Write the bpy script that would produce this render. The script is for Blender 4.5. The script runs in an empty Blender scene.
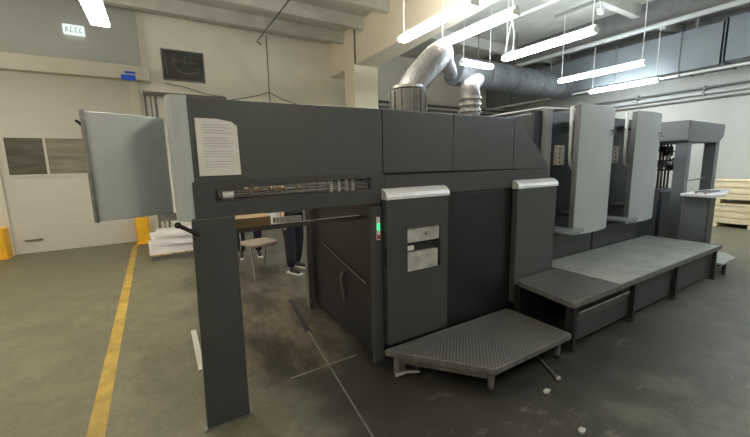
import bpy, bmesh, math, random
from mathutils import Vector, Matrix
R = math.radians
random.seed(7)
C = bpy.context.scene.collection
S = bpy.context.scene

# ------------------------------------------------------------ camera, world, light, exposure
cam_d = bpy.data.cameras.new('camera'); cam = bpy.data.objects.new('camera', cam_d); C.objects.link(cam)
cam_d.sensor_fit = 'HORIZONTAL'; cam_d.sensor_width = 36.0; cam_d.lens = 36.0 * 351.7 / 750
cam_d.clip_start = .05; cam_d.clip_end = 60
_y, _p, _r = R(31.17), R(8.874), R(1.2055)
fw = Vector((math.sin(_y)*math.cos(_p), math.cos(_y)*math.cos(_p), -math.sin(_p)))
rt = Vector((math.cos(_y), -math.sin(_y), 0)); dn = fw.cross(rt)
rt2 = rt*math.cos(_r) + dn*math.sin(_r); dn2 = -rt*math.sin(_r) + dn*math.cos(_r)
m = Matrix((rt2, -dn2, -fw)).transposed().to_4x4(); m.translation = (0, 0, 1.6)
cam.matrix_world = m
S.camera = cam

w = bpy.data.worlds.new('world'); S.world = w; w.use_nodes = True
w.node_tree.nodes['Background'].inputs[0].default_value = (.75, .8, .85, 1)
w.node_tree.nodes['Background'].inputs[1].default_value = .15
S.view_settings.view_transform = 'Standard'; S.view_settings.look = 'None'
S.view_settings.gamma = 1; S.view_settings.exposure = 1.35; S.view_settings.use_curve_mapping = False
try:
    S.cycles.use_denoising = True; S.cycles.max_bounces = 8; S.cycles.sample_clamp_indirect = 4
except Exception: pass
WARM = (1.0, .90, .72); COOL = (.86, .95, 1.0)
CEIL = 4.85
TUBE = 26

# ------------------------------------------------------------ materials
def mat(name, col, rough=.5, metal=0.0, noise=0.0, scale=8.0, bump=0.0, bscale=60.0, emit=None, strength=1.0, spec=.5, stretch=None, scratch=0.0):
    m = bpy.data.materials.new(name); m.use_nodes = True; nt = m.node_tree; N = nt.nodes; L = nt.links
    b = N['Principled BSDF']
    b.inputs['Base Color'].default_value = (*col, 1); b.inputs['Roughness'].default_value = rough
    b.inputs['Metallic'].default_value = metal; b.inputs['Specular IOR Level'].default_value = spec
    tc = N.new('ShaderNodeTexCoord'); src = tc.outputs['Object']
    if stretch:
        mp = N.new('ShaderNodeMapping'); mp.inputs['Scale'].default_value = stretch; L.new(src, mp.inputs[0]); src = mp.outputs[0]
    if noise:
        n = N.new('ShaderNodeTexNoise'); n.inputs['Scale'].default_value = scale; n.inputs['Detail'].default_value = 6; n.inputs['Roughness'].default_value = .6
        L.new(src, n.inputs['Vector'])
        r = N.new('ShaderNodeValToRGB'); r.color_ramp.elements[0].position = .3; r.color_ramp.elements[1].position = .7
        r.color_ramp.elements[0].color = (*[c*(1-noise) for c in col], 1); r.color_ramp.elements[1].color = (*[min(1, c*(1+noise)) for c in col], 1)
        L.new(n.outputs['Fac'], r.inputs[0]); L.new(r.outputs[0], b.inputs['Base Color'])
    if bump:
        n2 = N.new('ShaderNodeTexNoise'); n2.inputs['Scale'].default_value = bscale; n2.inputs['Detail'].default_value = 4; L.new(src, n2.inputs['Vector'])
        bp = N.new('ShaderNodeBump'); bp.inputs['Strength'].default_value = bump; bp.inputs['Distance'].default_value = .01
        L.new(n2.outputs['Fac'], bp.inputs['Height']); L.new(bp.outputs[0], b.inputs['Normal'])
    if emit:
        b.inputs['Emission Color'].default_value = (*emit, 1); b.inputs['Emission Strength'].default_value = strength
    return m

def floor_mat():
    m = bpy.data.materials.new('concrete_floor'); m.use_nodes = True; nt = m.node_tree; N = nt.nodes; L = nt.links
    b = N['Principled BSDF']; tc = N.new('ShaderNodeTexCoord'); P = tc.outputs['Object']
    def noise(sc, det=6, ro=.6, st=None):
        s = P
        if st:
            mp = N.new('ShaderNodeMapping'); mp.inputs['Scale'].default_value = st; L.new(P, mp.inputs[0]); s = mp.outputs[0]
        n = N.new('ShaderNodeTexNoise'); n.inputs['Scale'].default_value = sc; n.inputs['Detail'].default_value = det; n.inputs['Roughness'].default_value = ro
        L.new(s, n.inputs['Vector']); return n.outputs['Fac']
    def ramp(f, a, c):
        r = N.new('ShaderNodeMapRange'); r.interpolation_type = 'SMOOTHSTEP'; L.new(f, r.inputs[0])
        r.inputs[1].default_value = a; r.inputs[2].default_value = c; return r.outputs[0]
    def mth(op, a, c):
        n = N.new('ShaderNodeMath'); n.operation = op
        for i, v in enumerate((a, c)):
            if isinstance(v, (int, float)): n.inputs[i].default_value = v
            else: L.new(v, n.inputs[i])
        return n.outputs[0]
    def mix(f, a, c):
        n = N.new('ShaderNodeMix'); n.data_type = 'RGBA'
        L.new(f, n.inputs[0]) if not isinstance(f, float) else setattr(n.inputs[0], 'default_value', f)
        for i, v in ((6, a), (7, c)):
            if isinstance(v, tuple): n.inputs[i].default_value = (*v, 1)
            else: L.new(v, n.inputs[i])
        return n.outputs[2]
    sx = N.new('ShaderNodeSeparateXYZ'); L.new(P, sx.inputs[0]); X, Y = sx.outputs[0], sx.outputs[1]
    big = noise(.9, 5); mid = noise(3.5, 8, .65); fine = noise(28, 5, .7)
    clean = mix(ramp(mid, .36, .64), CLEAN_A, CLEAN_B)
    clean = mix(mth('MULTIPLY', ramp(noise(1.1, 8, .7, (1, 1.6, 1)), .50, .66), .45), clean, (.115, .108, .078))
    clean = mix(mth('MULTIPLY', ramp(fine, .45, .75), .25), clean, (.30, .29, .24))
    dirt_shade = mix(ramp(mid, .32, .72), DIRT_SHADE_A, DIRT_SHADE_B)
    # floor dirt and the shade of the press, both put into the colour by position
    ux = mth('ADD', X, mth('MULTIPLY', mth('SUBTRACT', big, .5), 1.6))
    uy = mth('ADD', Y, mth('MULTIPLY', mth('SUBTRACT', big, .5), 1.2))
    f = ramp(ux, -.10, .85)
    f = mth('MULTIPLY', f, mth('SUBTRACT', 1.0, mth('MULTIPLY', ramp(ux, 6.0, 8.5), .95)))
    col = mix(f, clean, dirt_shade)
    # brown stain under the delivery, with the dimness of the bay painted in
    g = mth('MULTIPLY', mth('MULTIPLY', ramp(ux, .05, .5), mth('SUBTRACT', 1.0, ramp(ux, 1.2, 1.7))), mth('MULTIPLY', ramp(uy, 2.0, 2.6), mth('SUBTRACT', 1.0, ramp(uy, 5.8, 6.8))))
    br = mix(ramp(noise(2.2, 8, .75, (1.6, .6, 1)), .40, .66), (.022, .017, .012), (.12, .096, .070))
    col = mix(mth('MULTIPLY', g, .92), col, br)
    # near-black zone round the small step, edges broken by noise
    nz = noise(1.6, 8, .7)
    vx = mth('ADD', X, mth('MULTIPLY', mth('SUBTRACT', nz, .5), 1.3)); vy = mth('ADD', Y, mth('MULTIPLY', mth('SUBTRACT', nz, .5), 1.3))
    sp_ = mth('MULTIPLY', mth('MULTIPLY', ramp(vx, .55, 1.1), mth('SUBTRACT', 1.0, ramp(vx, 3.2, 5.2))), mth('MULTIPLY', ramp(vy, .5, 1.3), mth('SUBTRACT', 1.0, ramp(vy, 2.3, 2.7))))
    col = mix(mth('MULTIPLY', sp_, .85), col, (.020, .020, .017))
    # pale scuffs
    sc = mth('MULTIPLY', ramp(noise(1.7, 9, .78, (1, 2.2, 1)), .56, .68), mth('MULTIPLY', f, .6))
    col = mix(sc, col, (.16, .165, .13))
    sp = mth('MULTIPLY', ramp(noise(9, 3, .5), .70, .78), .6)
    col = mix(sp, col, (.035, .033, .028))
    L.new(col, b.inputs['Base Color'])
    rg = mth('ADD', mth('MULTIPLY', mid, .35), .32); L.new(rg, b.inputs['Roughness'])
    b.inputs['Specular IOR Level'].default_value = .4
    bp = N.new('ShaderNodeBump'); bp.inputs['Strength'].default_value = .25; bp.inputs['Distance'].default_value = .008
    L.new(fine, bp.inputs['Height']); L.new(bp.outputs[0], b.inputs['Normal'])
    return m
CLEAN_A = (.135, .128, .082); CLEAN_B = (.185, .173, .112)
DIRT_SHADE_A = (.050, .050, .040); DIRT_SHADE_B = (.125, .125, .100)

def tread_mat(name, col, hi, rough=.42):
    # raised checker-plate lozenges in a regular grid, worn bright on top
    m = bpy.data.materials.new(name); m.use_nodes = True; nt = m.node_tree; N = nt.nodes; L = nt.links
    b = N['Principled BSDF']; tc = N.new('ShaderNodeTexCoord')
    mp = N.new('ShaderNodeMapping'); mp.inputs['Scale'].default_value = (42, 42, 42); mp.inputs['Rotation'].default_value = (0, 0, R(45)); L.new(tc.outputs['Object'], mp.inputs[0])
    v = N.new('ShaderNodeTexVoronoi'); v.voronoi_dimensions = '2D'; v.inputs['Scale'].default_value = 1; v.inputs['Randomness'].default_value = 0; L.new(mp.outputs[0], v.inputs['Vector'])
    r = N.new('ShaderNodeMapRange'); r.interpolation_type = 'SMOOTHSTEP'; r.inputs[1].default_value = .42; r.inputs[2].default_value = .22; L.new(v.outputs['Distance'], r.inputs[0])
    n = N.new('ShaderNodeTexNoise'); n.inputs['Scale'].default_value = 2.6; n.inputs['Detail'].default_value = 8; n.inputs['Roughness'].default_value = .7; L.new(tc.outputs['Object'], n.inputs['Vector'])
    r2 = N.new('ShaderNodeMapRange'); r2.inputs[1].default_value = .35; r2.inputs[2].default_value = .68; L.new(n.outputs['Fac'], r2.inputs[0])
    m1 = N.new('ShaderNodeMix'); m1.data_type = 'RGBA'; L.new(r2.outputs[0], m1.inputs[0]); m1.inputs[6].default_value = (*[c*.75 for c in col], 1); m1.inputs[7].default_value = (*[c*1.5 for c in col], 1)
    m2 = N.new('ShaderNodeMix'); m2.data_type = 'RGBA'; L.new(r.outputs[0], m2.inputs[0]); L.new(m1.outputs[2], m2.inputs[6]); m2.inputs[7].default_value = (*hi, 1)
    L.new(m2.outputs[2], b.inputs['Base Color']); b.inputs['Roughness'].default_value = rough; b.inputs['Metallic'].default_value = .2
    bp = N.new('ShaderNodeBump'); bp.inputs['Strength'].default_value = .5; bp.inputs['Distance'].default_value = .003; L.new(r.outputs[0], bp.inputs['Height']); L.new(bp.outputs[0], b.inputs['Normal'])
    return m

M = dict(
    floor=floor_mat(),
    wall=mat('cream_wall_paint', (.86, .83, .74), .85, noise=.07, scale=1.3, bump=.08, bscale=30),
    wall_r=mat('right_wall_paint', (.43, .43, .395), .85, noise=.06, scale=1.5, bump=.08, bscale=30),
    bay=mat('grey_bay_paint', (.44, .46, .43), .5, noise=.06, scale=.8),
    ceil=mat('ceiling_concrete', (.52, .51, .47), .9, noise=.14, scale=2.0, bump=.15, bscale=20),
    beam=mat('beam_paint', (.84, .77, .64), .8, noise=.05, scale=1.6, bump=.08),
    trim=mat('door_trim', (.62, .59, .51), .6, noise=.05, scale=3),
    door=mat('door_panel', (.56, .54, .49), .55, noise=.04, scale=1.2, stretch=(1, 1, 6)),
    pane=mat('door_pane', (.10, .09, .07), .25, noise=.4, scale=2.5, stretch=(.6, 1, 5)),
    dark=mat('press_dark_paint', (.052, .056, .058), .42, noise=.12, scale=3, bump=.05, bscale=200),
    hood=mat('press_hood_paint', (.066, .072, .075), .45, noise=.10, scale=2.2, bump=.05, bscale=200),
    black=mat('press_black_paint', (.018, .019, .022), .4, noise=.2, scale=4),
    blue=mat('press_inner_blue_black', (.030, .036, .050), .4, noise=.15, scale=4),
    mid=mat('press_grey_paint', (.13, .145, .155), .42, noise=.08, scale=3, bump=.04, bscale=200),
    semi=mat('press_middle_grey', (.20, .22, .23), .45, noise=.08, scale=4),
    light=mat('press_light_paint', (.40, .44, .45), .42, noise=.05, scale=2.5, bump=.04, bscale=200),
    flap=mat('guard_light_paint', (.44, .485, .51), .42, noise=.10, scale=2, stretch=(2.5, 2.5, .5)),
    silver=mat('silver_cap', (.72, .74, .77), .4, metal=.25, noise=.08, scale=20),
    metal=mat('bare_metal', (.42, .42, .41), .35, metal=.8, noise=.2, scale=14),
    dull=mat('dull_steel', (.20, .20, .19), .5, metal=.5, noise=.3, scale=12),
    chrome=mat('chrome', (.6, .6, .6), .15, metal=1.0),
    scuffed=mat('scuffed_plate', (.46, .47, .44), .5, metal=.2, noise=.35, scale=12),
    galv=mat('galvanised_duct', (.45, .47, .48), .36, metal=.75, noise=.25, scale=9),
    ductp=mat('duct_sheet', (.19, .215, .23), .5, metal=.15, noise=.10, scale=1.5),
    flange=mat('duct_flange', (.13, .145, .155), .5, noise=.1, scale=5),
    dgalv=mat('dull_duct', (.13, .14, .15), .7, metal=.1, noise=.3, scale=5),
    foil=mat('crinkled_foil', (.19, .195, .20), .48, metal=.45, bump=.9, bscale=24, noise=.2, scale=18),
    pipe=mat('pipe_paint', (.42, .44, .44), .5, noise=.1, scale=6),
    dpipe=mat('dark_pipe', (.13, .13, .125), .5, noise=.2, scale=6),
    white=mat('white_enamel', (.75, .76, .76), .45),
    paper=mat('white_paper', (.70, .68, .66), .8, noise=.06, scale=9),
    papers=mat('paper_stack', (.72, .70, .72), .8, noise=.15, scale=5, stretch=(1, 1, 30)),
    ink=mat('faded_print', (.50, .45, .50), .8),
    yellow=mat('yellow_guard_paint', (.85, .46, .02), .5, noise=.08, scale=5),
    line=mat('yellow_floor_paint', (.42, .29, .06), .6, noise=.3, scale=5, bump=.1),
    tape=mat('blue_tape', (.01, .10, .80), .4),
    wood=mat('pale_wood', (.86, .72, .47), .7, noise=.18, scale=4, stretch=(8, 1, 8)),
    brown=mat('brown_board', (.42, .29, .16), .6, noise=.25, scale=5, stretch=(1, 6, 6)),
    poster=mat('poster_dark', (.055, .058, .055), .35, noise=.5, scale=4),
    chalk=mat('poster_pale_print', (.15, .155, .15), .6, noise=.3, scale=12),
    rubber=mat('black_rubber', (.015, .015, .015), .7),
    brass=mat('warm_metal', (.50, .36, .20), .4, metal=.5),
    green=mat('indicator_green', (.03, .5, .15), .4, emit=(.05, 1, .3), strength=.5),
    red=mat('indicator_red', (.40, .05, .04), .5),
    seat=mat('taupe_plastic', (.30, .25, .21), .5, noise=.1, scale=10),
    navy=mat('navy_cloth', (.006, .008, .018), .9, noise=.3, scale=15, bump=.3, bscale=40),
    jean=mat('dark_trouser_cloth', (.005, .006, .012), .9, noise=.3, scale=15, bump=.3, bscale=40),
    skin=mat('skin', (.52, .33, .24), .5, noise=.06, scale=8),
    hair=mat('dark_hair', (.03, .02, .015), .6, noise=.3, scale=40),
    sole=mat('pale_sole', (.55, .53, .50), .6),
    eye=mat('eye_white', (.7, .7, .7), .2), iris=mat('iris', (.03, .02, .01), .2), lips=mat('lips', (.38, .17, .14), .5),
    tubew=mat('warm_tube', (.9, .9, .85), .4, emit=(1.0, .91, .74), strength=TUBE),
    tubec=mat('cool_tube', (.9, .9, .9), .4, emit=(.86, .95, 1.0), strength=TUBE),
    signlit=mat('lit_sign', (.8, .85, .85), .4, emit=(.82, 1.0, .98), strength=.28),
    signink=mat('sign_print', (.30, .42, .40), .5),
    tread=tread_mat('checker_plate', (.075, .078, .075), (.17, .175, .17)),
    tread2=tread_mat('checker_plate_worn', (.31, .325, .31), (.42, .44, .42)),
)

# ------------------------------------------------------------ helpers
ORG = {}
class MB:
    def __init__(s): s.b = bmesh.new()
    def box(s, x0, x1, y0, y1, z0, z1):
        v = [s.b.verts.new((x, y, z)) for x in (x0, x1) for y in (y0, y1) for z in (z0, z1)]
        for f in ((0, 1, 3, 2), (4, 6, 7, 5), (0, 4, 5, 1), (2, 3, 7, 6), (0, 2, 6, 4), (1, 5, 7, 3)): s.b.faces.new([v[i] for i in f])
        return s
    def obox(s, c, size, rot):          # oriented box: centre, full size, rotation matrix or euler-z
        mt = Matrix.Translation(c) @ (rot.to_4x4() if hasattr(rot, 'to_4x4') else Matrix.Rotation(rot, 4, 'Z'))
        r = bmesh.ops.create_cube(s.b, size=1.0); bmesh.ops.scale(s.b, vec=size, verts=r['verts']); bmesh.ops.transform(s.b, matrix=mt, verts=r['verts']); return s
    def prism(s, pts, axis, a, b):      # polygon in the plane across axis, swept a..b
        def P(p, h): return {'z': (p[0], p[1], h), 'y': (p[0], h, p[1]), 'x': (h, p[0], p[1])}[axis]
        A = [s.b.verts.new(P(p, a)) for p in pts]; B = [s.b.verts.new(P(p, b)) for p in pts]; n = len(pts)
        s.b.faces.new(A); s.b.faces.new(B[::-1])
        for i in range(n): s.b.faces.new((A[i], B[i], B[(i+1) % n], A[(i+1) % n]))
        return s
    def slab(s, pts, th, axis, a, b):   # open polyline thickened to th (a bent sheet), swept a..b
        n = len(pts); off = []
        for i in range(n):
            p0 = Vector(pts[max(0, i-1)]); p1 = Vector(pts[min(n-1, i+1)]); d = (p1-p0).normalized(); off.append((pts[i][0]-d.y*th, pts[i][1]+d.x*th))
        return s.prism(list(pts) + off[::-1], axis, a, b)
    def tube(s, pts, r, n=12, close=True):
        pts = [Vector(p) for p in pts]; rs = r if isinstance(r, (list, tuple)) else [r]*len(pts); rings = []
        up = None
        for i, p in enumerate(pts):
            d = ((pts[i]-pts[i-1]).normalized() if i else Vector()) + ((pts[i+1]-pts[i]).normalized() if i < len(pts)-1 else Vector()); d.normalize()
            if up is None: up = Vector((0, 0, 1)) if abs(d.z) < .9 else Vector((1, 0, 0))
            a = (up - d*up.dot(d)).normalized(); b = d.cross(a); up = a
            rings.append([s.b.verts.new(p + (a*math.cos(t)+b*math.sin(t))*rs[i]) for t in [2*math.pi*k/n for k in range(n)]])
        for A, B in zip(rings, rings[1:]):
            for k in range(n): s.b.faces.new((A[k], A[(k+1) % n], B[(k+1) % n], B[k]))
        if close: s.b.faces.new(rings[0][::-1]); s.b.faces.new(rings[-1])
        return s
    def ball(s, c, r, sc=(1, 1, 1), u=16, v=10):
        q = bmesh.ops.create_uvsphere(s.b, u_segments=u, v_segments=v, radius=r)['verts']
        bmesh.ops.scale(s.b, vec=sc, verts=q); bmesh.ops.translate(s.b, vec=c, verts=q); return s
    def poly(s, pts):
        s.b.faces.new([s.b.verts.new(p) for p in pts]); return s

def bez(pts, n=8):                      # smooth a bent path with rounded corners
    P = [Vector(p) for p in pts]; out = [P[0]]
    for i in range(1, len(P)-1):
        a = P[i].lerp(P[i-1], .4); c = P[i].lerp(P[i+1], .4)
        for k in range(n+1):
            t = k/n; out.append(a*(1-t)**2 + P[i]*2*t*(1-t) + c*t*t)
    out.append(P[-1]); return out

def obj(name, mb, m, parent=None, label=None, smooth=False, bevel=0.0):
    bm = mb.b if isinstance(mb, MB) else mb
    bmesh.ops.recalc_face_normals(bm, faces=bm.faces)
    me = bpy.data.meshes.new(name)
    o = bpy.data.objects.new(name, me); C.objects.link(o)
    if parent is not None:
        org = ORG[parent.name]; o.parent = parent
        bmesh.ops.translate(bm, vec=-org, verts=bm.verts)
        ORG[o.name] = org
    else: ORG[o.name] = Vector((0, 0, 0))
    bm.to_mesh(me); bm.free()
    for mm in (m if isinstance(m, (list, tuple)) else [m]): me.materials.append(mm)
    if smooth:
        for p in me.polygons: p.use_smooth = True
    if bevel:
        md = o.modifiers.new('bevel', 'BEVEL'); md.width = bevel; md.segments = 2; md.limit_method = 'ANGLE'; md.angle_limit = R(40)
    if smooth or bevel:
        try:
            if smooth: me.set_sharp_from_angle(angle=R(45))
        except Exception: pass
    if label: o['label'] = label
    return o
def thing(name, label, cat, loc, group=None):
    o = bpy.data.objects.new(name, None); C.objects.link(o); o.location = loc; o.empty_display_size = .1
    ORG[o.name] = Vector(loc); o['label'] = label; o['category'] = cat
    if group: o['group'] = group
    return o
def tag(o, label, cat, group=None):
    o['label'] = label; o['category'] = cat
    if group: o['group'] = group
    return o
def struct(name, mb, m, **k):
    o = obj(name, mb, m, **k); o['kind'] = 'structure'; return o
def place(o):                           # origin of a one-mesh thing to the middle of its base
    me = o.data; xs = [v.co for v in me.vertices]
    c = Vector(((min(v.x for v in xs)+max(v.x for v in xs))/2, (min(v.y for v in xs)+max(v.y for v in xs))/2, min(v.z for v in xs)))
    me.transform(Matrix.Translation(-c)); o.location = c; return o
def dup(root, delta, label=None, group=None, rotz=None):
    r = root.copy(); C.objects.link(r); r.location = root.location + Vector(delta); ORG[r.name] = ORG[root.name] + Vector(delta)
    if rotz is not None: r.rotation_euler.z = rotz
    if label: r['label'] = label
    if group: r['group'] = group
    def rec(a, b):
        for ch in list(a.children):
            c = ch.copy(); C.objects.link(c); c.parent = b; ORG[c.name] = ORG[r.name]; rec(ch, c)
    rec(root, r); return r

# ------------------------------------------------------------ setting
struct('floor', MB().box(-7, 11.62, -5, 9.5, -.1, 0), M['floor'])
struct('ceiling', MB().box(-7, 11.62, -5, 9.5, CEIL, CEIL+.1), M['ceil'])
rb = MB()
for k in range(12):
    y = 8.38 - 1.04*k
    rb.prism([(y, CEIL), (y+.03, CEIL-.24), (y+.17, CEIL-.24), (y+.22, CEIL)], 'x', -7, 4.30)
    if k % 3 == 1: rb.prism([(y-3.4+3.12, CEIL), (y-3.37+3.12, CEIL-.24), (y-3.23+3.12, CEIL-.24), (y-3.18+3.12, CEIL)], 'x', 4.93, 11.5)
struct('trim_1', rb, M['ceil'])
wb = MB().box(-7, 11.62, 9.35, 9.5, 0, CEIL)
struct('wall_back', wb, M['wall'])
struct('wall_right', MB().box(11.5, 11.62, -5, 9.35, 0, CEIL), M['wall_r'])
struct('wall_left', MB().box(-7.12, -7, -5, 9.5, 0, CEIL), M['wall'])
struct('wall_front', MB().box(-7, 11.62, -5.12, -5, 0, CEIL), M['wall'])
# grey smooth panel wall over the loading door, and the pale strip that ends it
struct('wall_panel', MB().box(-5.2, -.10, 9.28, 9.35, 3.68, 4.84), M['bay'])
struct('trim_2', MB().box(-.10, .0, 9.26, 9.35, 3.68, 4.84), M['trim'])
# concrete beam and column
struct('ceiling_beam', MB().prism([(4.28, -5), (4.60, -5), (4.60, 4.0), (4.93, 7.85), (4.93, 9.35), (4.28, 9.35)], 'z', 3.97, CEIL), M['beam'], bevel=.01)
struct('column', MB().box(4.26, 4.93, 7.86, 8.4, 0, 3.97), M['beam'], bevel=.015)
# seam lines of the wall slabs
struct('trim_3', MB().box(2.585, 2.605, 9.335, 9.35, 0, 4.7), M['ceil'])

# loading door
dr = struct('door_1', MB().box(-2.52, -.36, 9.30, 9.35, 0, 3.42), M['door'])
g = MB()
for z in (.55, 1.08, 1.44, 2.30, 2.85): g.box(-2.50, -.38, 9.294, 9.30, z, z+.012)
obj('panel_joint', g, M['trim'], dr)
obj('window_frame', MB().box(-2.46, -.44, 9.285, 9.30, 1.48, 1.53).box(-2.46, -.44, 9.285, 9.30, 2.22, 2.27).box(-2.46, -2.41, 9.285, 9.30, 1.53, 2.22).box(-1.87, -1.83, 9.285, 9.30, 1.53, 2.22).box(-.49, -.44, 9.285, 9.30, 1.53, 2.22), M['door'], dr)
obj('window_pane', MB().box(-2.41, -1.87, 9.292, 9.299, 1.53, 2.22), M['pane'], dr)
obj('window_pane', MB().box(-1.83, -.49, 9.292, 9.299, 1.53, 2.22), mat('door_pane_paler', (.22, .20, .16), .3, noise=.4, scale=2.5, stretch=(.6, 1, 5)), dr)
obj('handle', MB().box(-2.36, -2.10, 9.27, 9.29, .24, .27).box(-2.34, -2.32, 9.285, 9.3, .24, .27).box(-2.14, -2.12, 9.285, 9.3, .24, .27), M['dull'], dr)
struct('trim_4', MB().box(-2.66, -2.52, 9.24, 9.35, 0, 3.42).box(-.36, -.20, 9.24, 9.35, 0, 3.42), M['trim'])
hb = struct('trim_5', MB().box(-5.2, .03, 9.08, 9.35, 3.42, 3.70), M['trim'], bevel=.006)
tp = place(tag(obj('blue_tape', MB().box(-.47, -.22, 9.07, 9.079, 3.395, 3.50).box(-.40, -.22, 9.07, 9.079, 3.53, 3.57), M['tape']), 'strip of bright blue tape stuck at the right end of the door head box', 'tape'))

# steel rack of poles right of the door
rk = thing('pole_rack', 'dark steel rack with thin upright poles right of the loading door', 'rack', (.7, 9.15, 0))
obj('top_rail', MB().box(-.13, 1.5, 9.05, 9.20, 3.14, 3.20), M['dpipe'], rk)
for x, r_ in ((-.10, .022), (.0, .016), (.09, .024), (1.46, .022)):
    obj('post', MB().tube([(x, 9.12, 0), (x, 9.12, 3.14)], r_), M['dpipe'] if x != 0 else M['dull'], rk, smooth=True)

# ------------------------------------------------------------ lamps
def lamp(name, x, y0, y1, z, warm, label, w_=.14, shown=True, group='tube ceiling lamps', energy=34, axis='y'):
    cy = (y0+y1)/2; L_ = (y1-y0)
    t = thing(name, label, 'ceiling lamp', (x, cy, z), group)
    def bx(mb, a0, a1, b0, b1, c0, c1):
        if axis == 'y': mb.box(x+a0, x+a1, cy+b0, cy+b1, z+c0, z+c1)
        else: mb.box(x+b0, x+b1, cy+a0, cy+a1, z+c0, z+c1)
        return mb
    h = L_/2
    obj('housing', bx(MB(), -.035, .035, -h, h, .012, .05), M['white'], t, bevel=.01)
    for s in (-1, 1): obj('end_cap', bx(MB(), -w_/2, w_/2, s*h-(.02 if s > 0 else 0), s*h+(0 if s > 0 else .02), -.062, .012), M['white'], t, bevel=.012)
    obj('diffuser', bx(MB(), -w_/2+.004, w_/2-.004, -h+.02, h-.02, -.06, .010), M['tubew'] if warm else M['tubec'], t, bevel=.022)
    top = CEIL - z
    for s in (-1, 1):
        a = (x, cy+s*(h-.06), z+.06) if axis == 'y' else (x+s*(h-.06), cy, z+.06)
        obj('hanger', MB().tube([a, (a[0], a[1], CEIL)], .008, 8), M['white'], t)
    return t
lamp('tube_lamp', 3.22, 3.05, 4.47, 3.4, True, 'warm white tube lamp nearest the cream beam, above the press hood')
lamp('tube_lamp', 3.88, 3.00, 4.38, 3.4, False, 'cool white tube lamp just right of the warm one by the beam')
lamp('tube_lamp', 5.40, 2.85, 4.42, 3.4, False, 'cool white tube lamp above the first printing unit, third from the beam')
lamp('tube_lamp', 8.06, 3.32, 5.02, 3.4, False, 'cool white tube lamp hanging on two long white rods')
lamp('tube_lamp', 10.1, 3.86, 5.40, 3.4, False, 'cool white tube lamp farthest right, in front of the big square duct')
lamp('tube_lamp', -.44, 4.30, 5.72, 3.4, True, 'warm tube lamp cut by the top edge over the loading door', w_=.2)
lamp('tube_lamp', 5.9, 5.05, 5.95, 3.62, False, 'small faint tube lamp turned crosswise behind the other lamps', axis='x', energy=14)
for x, y, wm in ((-3.3, 6.4, True), (1.5, 2.2, True), (9.9, .5, False), (-3.3, 3.0, True), (-1.8, -1.0, True), (1.6, -1.4, True), (5.2, -1.4, False), (8.8, -.6, False)):  # unseen lamps added to brighten walls, floor, hood and crates
    lamp('tube_lamp', x, y, y+1.42, 3.4, wm, 'unseen tube ceiling lamp out of view, added to brighten the hall', group='added tube ceiling lamps out of view', energy=26)

# ------------------------------------------------------------ ceiling runs: pipes and ducts
dt = thing('square_duct', 'large pale grey square sheet metal air duct along the right wall', 'duct', (11, 4, 3.55))
obj('duct_body', MB().box(10.5, 11.4, 2.95, 9.3, 3.56, 4.42), M['ductp'], dt)
obj('duct_body', MB().box(10.46, 11.42, -1.0, 2.85, 3.60, 4.46), M['ductp'], dt)
for y in (2.9, 3.65, 5.0, 6.8, 8.2): obj('flange', MB().box(10.48, 11.42, y-.010, y+.010, 3.54, 4.48), M['flange'], dt)
for y in (.5, 3.5, 6.5): obj('hanger_bar', MB().box(10.9, 10.94, y, y+.04, 4.42, CEIL), M['galv'], dt)
cd = thing('round_duct', 'big dull round duct running across the hall under the ceiling behind the elbows', 'duct', (8, 6.3, 3.35))
obj('duct_tube', MB().tube([(6.0, 6.3, 3.68), (10.42, 6.3, 3.68)], .33, 28), M['dgalv'], cd, smooth=True)
for x in (6.8, 8.2, 9.7): obj('hanger_bar', MB().tube([(x, 6.3, 4.0), (x, 6.3, CEIL)], .012, 8), M['dull'], cd)
for x in (6.05, 7.0, 8.0, 9.0, 10.0): obj('joint_ring', MB().tube([(x-.015, 6.3, 3.68), (x+.015, 6.3, 3.68)], .345, 28), M['dull'], cd)
def duct(name, label, pts, r, rings, m=M['galv']):
    t = thing(name, label, 'duct', pts[0])
    obj('duct_tube', MB().tube(bez(pts), r, 24, False), m, t, smooth=True)
    for z in rings:
        obj('joint_ring', MB().tube([(pts[0][0], pts[0][1], z-.012), (pts[0][0], pts[0][1], z+.012)], r+.012, 24), M['metal'], t, smooth=True)
    return t
e1 = duct('elbow_duct', 'thick crinkled foil elbow duct with ribbed dark collar, left on the hood', [(2.09, 2.8, 1.985), (2.09, 2.8, 2.28), (2.66, 2.98, 2.76), (3.7, 4.1, 3.10), (5.84, 6.2, 3.56)], .135, (2.30,), M['foil'])
col_ = MB()
for k in range(14):
    a = 2*math.pi*k/14; col_.obox((2.09+.172*math.cos(a), 2.8+.172*math.sin(a), 2.14), (.012, .045, .24), a)
obj('collar_rib', col_, M['dpipe'], e1)
obj('collar', MB().tube([(2.09, 2.8, 2.02), (2.09, 2.8, 2.27)], .165, 24), M['dull'], e1, smooth=True)
e2 = duct('elbow_duct', 'thinner shiny elbow duct rising from the hood, right of the thick one', [(2.72, 2.62, 1.985), (2.72, 2.62, 2.30), (3.3, 3.2, 2.48), (4.55, 4.2, 2.92), (6.05, 5.6, 3.25)], .10, (2.10, 2.16, 2.22), M['foil'])

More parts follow.
